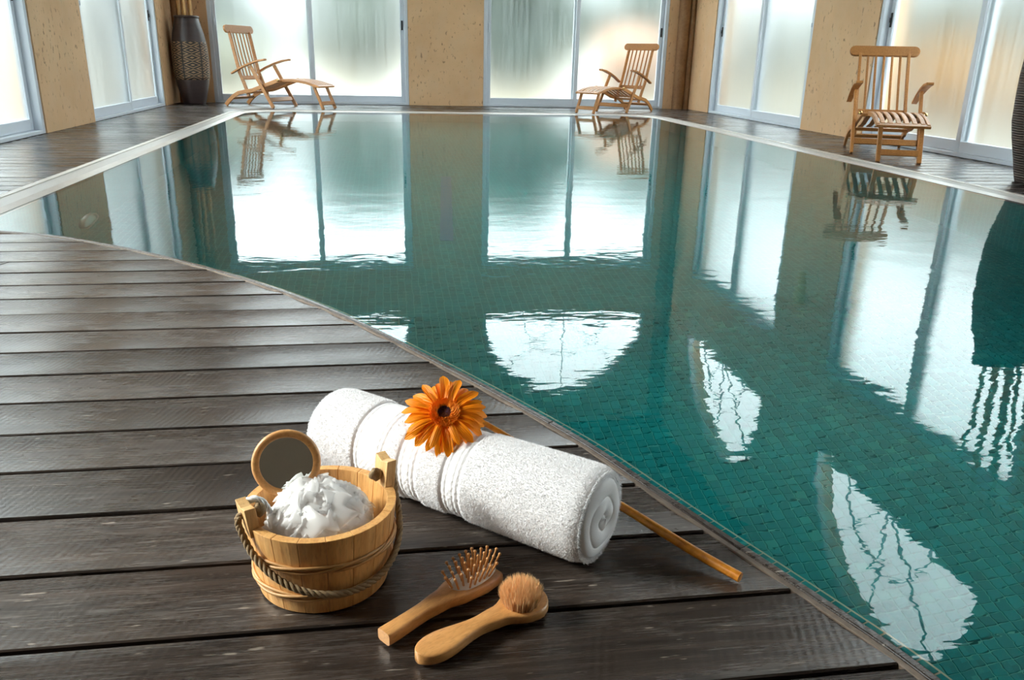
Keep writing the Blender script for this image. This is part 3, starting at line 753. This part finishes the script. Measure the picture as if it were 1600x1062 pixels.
for k in range(NP):      # ruffles: curled sheets lapping over each other like cabbage leaves
    zf = 1 - (k+.5)/NP*1.2; ph = k*2.39996 + rnd.uniform(-.3, .3); rf = math.sqrt(max(0, 1-zf*zf)); nrm = Vector((rf*math.cos(ph), rf*math.sin(ph), zf)).normalized()
    tx = nrm.cross(Vector((rnd.uniform(-1,1), rnd.uniform(-1,1), rnd.uniform(-1,1)))).normalized(); ty = nrm.cross(tx)
    wv = rnd.uniform(.8, 1.9); p0 = rnd.random()*6; sp = rnd.uniform(.30, .50); ln = rnd.uniform(.34, .58); lift = rnd.uniform(.05, .20); wob = rnd.uniform(.02, .06); base = rnd.uniform(.80, .88)
    def fn(u, v):
        a = (u-.5)*2; e = v*v
        d = (nrm + tx*(a*sp*(.55+.45*math.sin(PI*min(v*.8+.1, 1)))) + ty*((v-.55)*ln*(1-.25*a*a) + .10*math.sin(wv*2*PI*u+p0)*e)).normalized()
        rad = base + lift*e*(1-.35*a*a) + wob*math.sin(wv*2*PI*u + p0)*e - .05*max(0, v-.85)/.15
        p = d*rad; return (p.x*PRX, p.y*PRX, max(p.z*PRZ, -.058))
    b.grid(fn, 16, 9)
b.build('ruffles', M_NET, puff, smooth=True, recalc=False)
def core(u, v):
    d = Vector((math.cos(2*PI*u)*math.sin(PI*v), math.sin(2*PI*u)*math.sin(PI*v), math.cos(PI*v)))
    q = d*2.2 + mnoise.noise_vector(d*1.7)*.7; f = 1 - abs(mnoise.noise(q*1.6)) ; g = 1 - abs(mnoise.noise(q*3.3+Vector((5,1,2))))
    r = .66 + .22*f*f + .10*g*g; return (d.x*r*PRX, d.y*r*PRX, d.z*r*PRZ)
b = MB(); b.grid(core, 120, 60, closed_u=True); b.build('core', M_NET, puff, smooth=True, recalc=False)
M_CORD = simple('white_cord', (.85, .86, .86), .5)
rope_mesh([(-.055,-.01,.02), (-.062,-.018,.045), (-.072,-.02,.054), (-.084,-.02,.050), (-.087,-.019,.036), (-.084,-.017,.02)], .0042, 220).build('hanging_loop', M_CORD, puff, smooth=True)

# ------------------------------------------------------------------ round hand mirror
mir = empty('hand_mirror'); tag(mir, 'round wood framed hand mirror leaning in the pine bucket', 'mirror')
mc = Vector((-.1395, .968, .1500)); nrm = Vector((.10, -.93, .30)).normalized()
xx = Vector((0,0,1)).cross(nrm).normalized(); yy = nrm.cross(xx)
mir.matrix_world = Matrix(((xx.x, yy.x, nrm.x, mc.x), (xx.y, yy.y, nrm.y, mc.y), (xx.z, yy.z, nrm.z, mc.z), (0,0,0,1)))
M_RING = wood('orange_beech', (.52, .23, .07), (.66, .34, .12), .4, (20, 20, 20), 1.0, .05, .1)
MB().lathe([(.0335, -.006), (.0335, .0035), (.0345, .0045), (.0405, .0045), (.0425, .003), (.0435, 0), (.0425, -.004), (.040, -.006), (.0335, -.006)], 56).build('frame', M_RING, mir, smooth=True, angle=50)
MB().lathe([(0, .0018), (.034, .0018)], 48).build('glass', simple('mirror_silver', (.75, .77, .75), .02, **{'Metallic': 1.0}), mir)
MB().lathe([(0, -.0055), (.036, -.0055)], 32).build('back', M_RING, mir)
b = MB(); b.bar([(0, -.040, -.001), (0, -.06, -.001), (0, -.085, -.001)], (1,0,0), [.016, .013, .017], .009); b.build('handle', M_RING, mir, bevel=.002)

# ------------------------------------------------------------------ rolled towel
TA, TB, TR = Vector((-.098, 1.2535, .0665)), Vector((.272, .9265, .0665)), .0665
ax = (TB - TA).normalized(); TL = (TB - TA).length; side = Vector((0,0,1)).cross(ax).normalized(); upz = Vector((0,0,1))
towel = tag(empty('towel'), 'thick white terry towel rolled up on the deck with ribbed bands', 'towel')
towel.location = (0, 0, 0)
def towel_mat(name, sc, st):
    t = NT(name); a = t.noise(t.obj(), sc, 3, .65); b = t.noise(t.obj(), 60, 2, .5)
    sh = t.bsdf((.88, .87, .88), .95, t.bump(a, st, .001), **{'Sheen Weight': .25, 'Sheen Roughness': .6})
    return t.done(sh)
M_TERRY = towel_mat('white_terry', 900, .35)
def waffle_mat():
    t = NT('white_waffle_band'); v = t.obj(); vo = t.n('TexVoronoi', {'distance': 'CHEBYCHEV'}, Vector=v, Scale=330.0).outputs[0]
    return t.done(t.bsdf((.86, .85, .86), .9, t.bump(vo, .5, .001)))
M_WAFF = waffle_mat()
BANDS = [(.205, .325), (.382, .450), (.546, .612)]
def t_radius(t, th):
    r = TR*(1 + .012*math.sin(7*t+1) + .010*math.sin(3*th+5*t))
    for g0, g1 in BANDS:
        if g0 < t < g1:
            r -= .0013
            for gg in (g0+.006, g0+.02, g1-.006, g1-.02): r -= .0010*math.exp(-((t-gg)/.0028)**2)
        for e in (g0, g1): r -= .0018*math.exp(-((t-e)/.005)**2)
    e = min(t, 1-t)*TL
    if e < .022: r *= .86 + .14*math.sqrt(max(0, 1-(1-e/.022)**2))
    return r
def t_point(t, th, dr=0.0):
    r = t_radius(t, th) + dr; c, s = math.cos(th), math.sin(th)
    x = r*c*1.02; z = r*s
    z = max(z, -TR + .0015 + .004*abs(c)**2)                 # flattened where it lies
    slump = .012*(.5-t)*(1 if True else 0)
    return TA + ax*(TL*t) + side*x + upz*z
NU, NV = 150, 360
b = MB(); b.grid(lambda u, v: t_point(v, 2*PI*u, .0005*math.sin(137*u*2+91*v)*math.cos(211*v-53*u)), NU, NV, closed_u=True)
for j in range(NV):
    t = (j+.5)/NV
    if any(g0 < t < g1 for g0, g1 in BANDS):
        for i in range(NU): b.m[j*NU+i] = 1
b.build('roll', [M_TERRY, M_WAFF], towel, smooth=True)
# ends: the rolled layers, a spiral of folded terry
def spiral_end(t_end, sgn):
    b = MB(); turns = 2.4
    def f(u, v):
        th = 2*PI*u; r = v*TR*.90; ph = (v*turns - u) % 1.0
        h = .0045*abs(math.sin(PI*ph))**.45*min(1.0, (1-v)*8 + .25) - .0085*v**6 + .0012*math.sin(3*th+4*v)
        x, z = r*math.cos(th)*1.02, max(r*math.sin(th), -TR+.003)
        return TA + ax*(TL*t_end + sgn*(h + .0035)) + side*x + upz*z
    b.grid(f, 96, 60, closed_u=True); return b
spiral_end(1.0, 1).build('rolled_edge', M_TERRY, towel, smooth=True); spiral_end(0.0, -1).build('rolled_edge', M_TERRY, towel, smooth=True)
# loops of pile standing on the terry
rnd = random.Random(11); b = MB(); vs = []; fs = []
for k in range(110000):
    t = rnd.random(); th = rnd.uniform(-.55, PI+.9)
    if any(g0-.004 < t < g1+.004 for g0, g1 in BANDS): continue
    p = t_point(t, th); d = (side*math.cos(th) + upz*math.sin(th) + ax*rnd.uniform(-.7,.7) + Vector((rnd.uniform(-.6,.6), rnd.uniform(-.6,.6), rnd.uniform(-.9,.3)))).normalized()
    s = d.cross(Vector((rnd.uniform(-1,1), rnd.uniform(-1,1), rnd.uniform(-1,1)))).normalized()*.00035
    L = rnd.uniform(.0014, .0032); i = len(vs); vs += [p - s, p + s, p + d*L + s*.5]; fs.append((i, i+1, i+2))
for k in range(16000):      # fringe on the visible end
    th = rnd.random()*2*PI; r = TR*math.sqrt(rnd.random())*.97; x, z = r*math.cos(th), max(r*math.sin(th), -TR+.003)
    p = TA + ax*(TL - .001) + side*x + upz*z; d = (ax + Vector((rnd.uniform(-.8,.8), rnd.uniform(-.8,.8), rnd.uniform(-.8,.8)))).normalized(); s = d.cross(upz).normalized()*.00035
    L = rnd.uniform(.002, .0045); i = len(vs); vs += [p - s, p + s, p + d*L]; fs.append((i, i+1, i+2))
b.add(vs, fs); tag(b.build('pile', M_TERRY, towel, recalc=False), kind='stuff')

# ------------------------------------------------------------------ gerbera with its stem
M_PETAL = None
def petal_mat():
    t = NT('orange_petal'); v = t.obj(); s = t.n('SeparateXYZ', None, i0=v)
    rib = t.math('SINE', t.math('MULTIPLY', s.outputs[1], 2600.0)); k = t.math('ADD', t.math('MULTIPLY', rib, .12), .5)
    c = t.mix(k, (.86, .20, .002), (1.0, .34, .004)); h = rib
    d = t.bsdf(c, .45, t.bump(h, .35, .0006), **{'Specular IOR Level': .3}); tr = t.n('BsdfTranslucent', None, Color=(1, .42, .01, 1))
    return t.done(t.n('MixShader', None, i0=.25, i1=d, i2=tr.outputs[0]).outputs[0])
M_PETAL = petal_mat()
fl = empty('gerbera'); tag(fl, 'orange gerbera lying on the white towel with its long stem', 'flower')
fc = Vector((.0725, 1.079, .160)); fn_ = Vector((-.06, -.60, .79)).normalized(); fx = Vector((1, 0, 0)) - fn_*fn_.x; fx.normalize(); fy = fn_.cross(fx)
FM = Matrix(((fx.x, fy.x, fn_.x, fc.x), (fx.y, fy.y, fn_.y, fc.y), (fx.z, fy.z, fn_.z, fc.z), (0,0,0,1))); fl.matrix_world = FM
def petal_mesh(L, w, lift, droop, curl):
    b = MB()
    def f(u, v):
        s = (u-.5)*2; prof = (.45 + .55*math.sin(PI*min(.5, .08+.62*v)))*(1 if v < .70 else max(0.0, 1-((v-.70)/.305)**2)**.6)
        ww = w/2*max(prof, .04); x = .012 + L*v
        z = lift*math.sin(PI*v*.9) - droop*v*v + curl*(s*s)*.0028*math.sin(PI*v) - .0007*math.cos(3*PI*s)*math.sin(PI*v)
        return (x, s*ww, z)
    b.grid(f, 8, 10); return b.mesh('petal', M_PETAL, True)
PM = [petal_mesh(.0520, .0138, .005, .006, 1.0), petal_mesh(.0505, .0125, .007, .003, -1.0), petal_mesh(.0485, .0145, .004, .009, 1.4)]
rnd = random.Random(5)
for ring, (cnt, dz, sc_) in enumerate(((21, -.003, 1.02), (17, .0005, .93))):
    for k in range(cnt):
        a = 2*PI*(k + .5*ring + rnd.uniform(-.2, .2))/cnt; o = link('petal', PM[rnd.randrange(3)], fl)
        o.location = (0, 0, dz); o.rotation_euler = (rnd.uniform(-.25, .25), rnd.uniform(-.12, .16) + (.05 if math.sin(a) > 0 else .10), a)
        s = sc_*rnd.uniform(.92, 1.06); o.scale = (s, s*rnd.uniform(.95, 1.15), s)
b = MB(); vs = []
def floret_disc(r0, r1, n, h0, h1, size):
    for k in range(n):
        q = (k+.5)/n; r = math.sqrt(r0*r0 + (r1*r1-r0*r0)*q); a = k*2.39996; z = h0 + (h1-h0)*q; s = size*rnd.uniform(.7, 1.2)
        t = Vector((math.cos(a), math.sin(a), 0)); p = Vector((r*math.cos(a), r*math.sin(a), z)); w = Vector((-t.y, t.x, 0)); tip = p + Vector((0,0,s*2.0)) + t*(s*rnd.uniform(.3,1.4))
        b.add([p - w*s*.45 - t*s*.3, p + w*s*.45 - t*s*.3, p + t*s*.5, tip], [(0,1,3),(1,2,3),(2,0,3)])
floret_disc(.0092, .0218, 420, .0048, .0042, .0025)
tag(b.build('florets', simple('orange_florets', (.92, .30, .01), .6), fl, recalc=False), kind='stuff')
b = MB(); floret_disc(.0, .0098, 220, .0045, .005, .0012)
tag(b.build('dark_centre', simple('purple_centre', (.055, .012, .035), .7), fl, recalc=False), kind='stuff')
MB().lathe([(0, .003), (.011, .0042), (.020, .003), (.022, 0), (.015, -.008), (.006, -.014), (0, -.016)], 28).build('calyx', simple('orange_base', (.80, .22, .01), .7), fl, smooth=True)
def stem_mat():
    t = NT('amber_stem'); a = t.noise(t.mapped(t.obj(), (20, 20, 4)), 3, 4, .6)
    return t.done(t.bsdf(t.mix(t.ramp(a, [(.35, 0.0), (.65, 1.0)]), (.42, .13, .008), (.72, .28, .02)), .32))
inv = FM.inverted()
spts = smooth_curve([(.075, 1.092, .146), (.10, 1.116, .140), (.1356, 1.1144, .125), (.2306, 1.0688, .075), (.3291, 1.002, .032), (.400, .915, .014), (.447, .853, .0075)], 6)
m = len(spts); MB().tube([inv @ p for p in spts], [.0022 + .0048*min(1, (i/m)*1.35) for i in range(m)], 12).build('stem', stem_mat(), fl, smooth=True, angle=50)

# ------------------------------------------------------------------ brushes
M_BEECH = wood('oiled_beech', (.50, .225, .065), (.66, .33, .115), .38, (10, 40, 40), 1.0, .05, .12, .5, .15)
def brush_body(L, wf, tf, zf, nm, parent, cap=1.0):
    b = MB(); n = 46; m = 20; vs = []; fs = []
    for i in range(n+1):
        u = i/n; u = .5 - .5*math.cos(PI*u); w, t, z = wf(u)/2, tf(u)/2, zf(u)
        for j in range(m):
            a = 2*PI*j/m; c, s = math.cos(a), math.sin(a); ex = .42
            vs.append((u*L, w*math.copysign(abs(c)**ex, c), z + t + t*math.copysign(abs(s)**ex, s)))
    for i in range(n):
        for j in range(m): fs.append((i*m+j, i*m+(j+1) % m, (i+1)*m+(j+1) % m, (i+1)*m+j))
    fs.append(tuple(reversed(range(m)))); fs.append(tuple(range(n*m, (n+1)*m)))
    return b.add(vs, fs).build(nm, M_BEECH, parent, smooth=True, angle=60)
def lerp(tab, u):
    for (a, x), (c, y) in zip(tab, tab[1:]):
        if a <= u <= c:
            k = (u-a)/(c-a); k = k*k*(3-2*k); return x + (y-x)*k
    return tab[-1][1]
# pin brush
pb = tag(empty('pin_brush', (-.0195, .7905, 0), math.radians(38.0)), 'wooden hair brush with ball tipped wooden pins beside the bucket', 'hair brush')
LB = .190
def wpin(u):
    w = lerp([(0,.0215),(.02,.0225),(.3,.0205),(.46,.027),(.62,.043),(.78,.048),(.9,.043),(1,.012)], u)
    if u > .9: w = .043*math.sqrt(max(.02, 1-((u-.9)/.1)**2))
    return w
brush_body(LB, wpin, lambda u: .0165 if u < .9 else .0165*math.sqrt(max(.12, 1-((u-.9)/.102)**2)), lambda u: .001+.0035*math.sin(PI*u)**2, 'handle', pb)
b = MB(); hx, hz = .142, .0195
b.grid(lambda u, v: (hx + .040*v*math.cos(2*PI*u), .0185*v*math.sin(2*PI*u), hz + .0042*(1-v*v) + .0005), 28, 6, closed_u=True)
b.build('pad', simple('white_rubber_pad', (.82, .78, .72), .5), pb, smooth=True)
pin = MB().lathe([(.0015, 0), (.0013, .021), (.0013, .0215), (.0020, .0225), (.0022, .0236), (.0017, .0250), (0, .0255)], 8).mesh('pin', M_BEECH, True)
for ix in range(-4, 5):
    for iy in range(-2, 3):
        px, py = ix*.0084 + (.0042 if iy % 2 else 0), iy*.0072
        if (px/.038)**2 + (py/.0175)**2 > 1: continue
        o = link('pin', pin, pb); o.location = (hx+px, py, hz + .0042*(1-(px/.04)**2-(py/.0185)**2)); o.rotation_euler = (-py*26, px*15, 0)
# soft face brush
sb = tag(empty('bristle_brush', (.0175, .7525, 0), math.radians(29.5)), 'wooden brush with a round tuft of soft tan bristles nearest the camera', 'face brush')
LS = .186
def wsoft(u):
    w = lerp([(0,.030),(.16,.040),(.46,.0225),(.62,.0285),(.80,.056),(.86,.058),(.9,.056),(1,.02)], u)
    if u < .16: w = .040*math.sqrt(max(.03, 1-((.16-u)/.163)**2))
    if u > .84: w = .058*math.sqrt(max(.03, 1-((u-.84)/.163)**2))
    return w
brush_body(LS, wsoft, lambda u: lerp([(0,.0155),(.5,.014),(1,.0155)], u), lambda u: .001+.003*math.sin(PI*u)**2, 'handle', sb)
b = MB(); rnd = random.Random(9); tx = .150; vs = []; fs = []
for k in range(3600):
    r = math.sqrt(rnd.random()); a = rnd.random()*2*PI; px, py = .0225*r*math.cos(a), .0225*r*math.sin(a)
    p = Vector((tx+px, py, .015)); d = Vector((px*10 + rnd.uniform(-.12,.12), py*10 + rnd.uniform(-.12,.12), 1)).normalized(); L = .034*(1 - .36*r**2.6)*rnd.uniform(.76, 1.09)
    s = Vector((rnd.uniform(-1,1), rnd.uniform(-1,1), 0)).normalized()*.00034; i = len(vs)
    vs += [p-s, p+s, p+d*L*.7+s*.9, p+d*L*.7-s*.9, p+d*L]; fs += [(i,i+1,i+2,i+3), (i+3,i+2,i+4)]
b.add(vs, fs)
def hair_mat():
    t = NT('tan_bristle'); a = t.noise(t.obj(), 300, 2, .5); d = t.bsdf(t.mix(a, (.78, .47, .20), (1.0, .74, .44)), .8)
    tr = t.n('BsdfTranslucent', None, Color=(.95, .66, .36, 1)); return t.done(t.n('MixShader', None, i0=.3, i1=d, i2=tr.outputs[0]).outputs[0])
tag(b.build('bristles', hair_mat(), sb, recalc=False), kind='stuff')
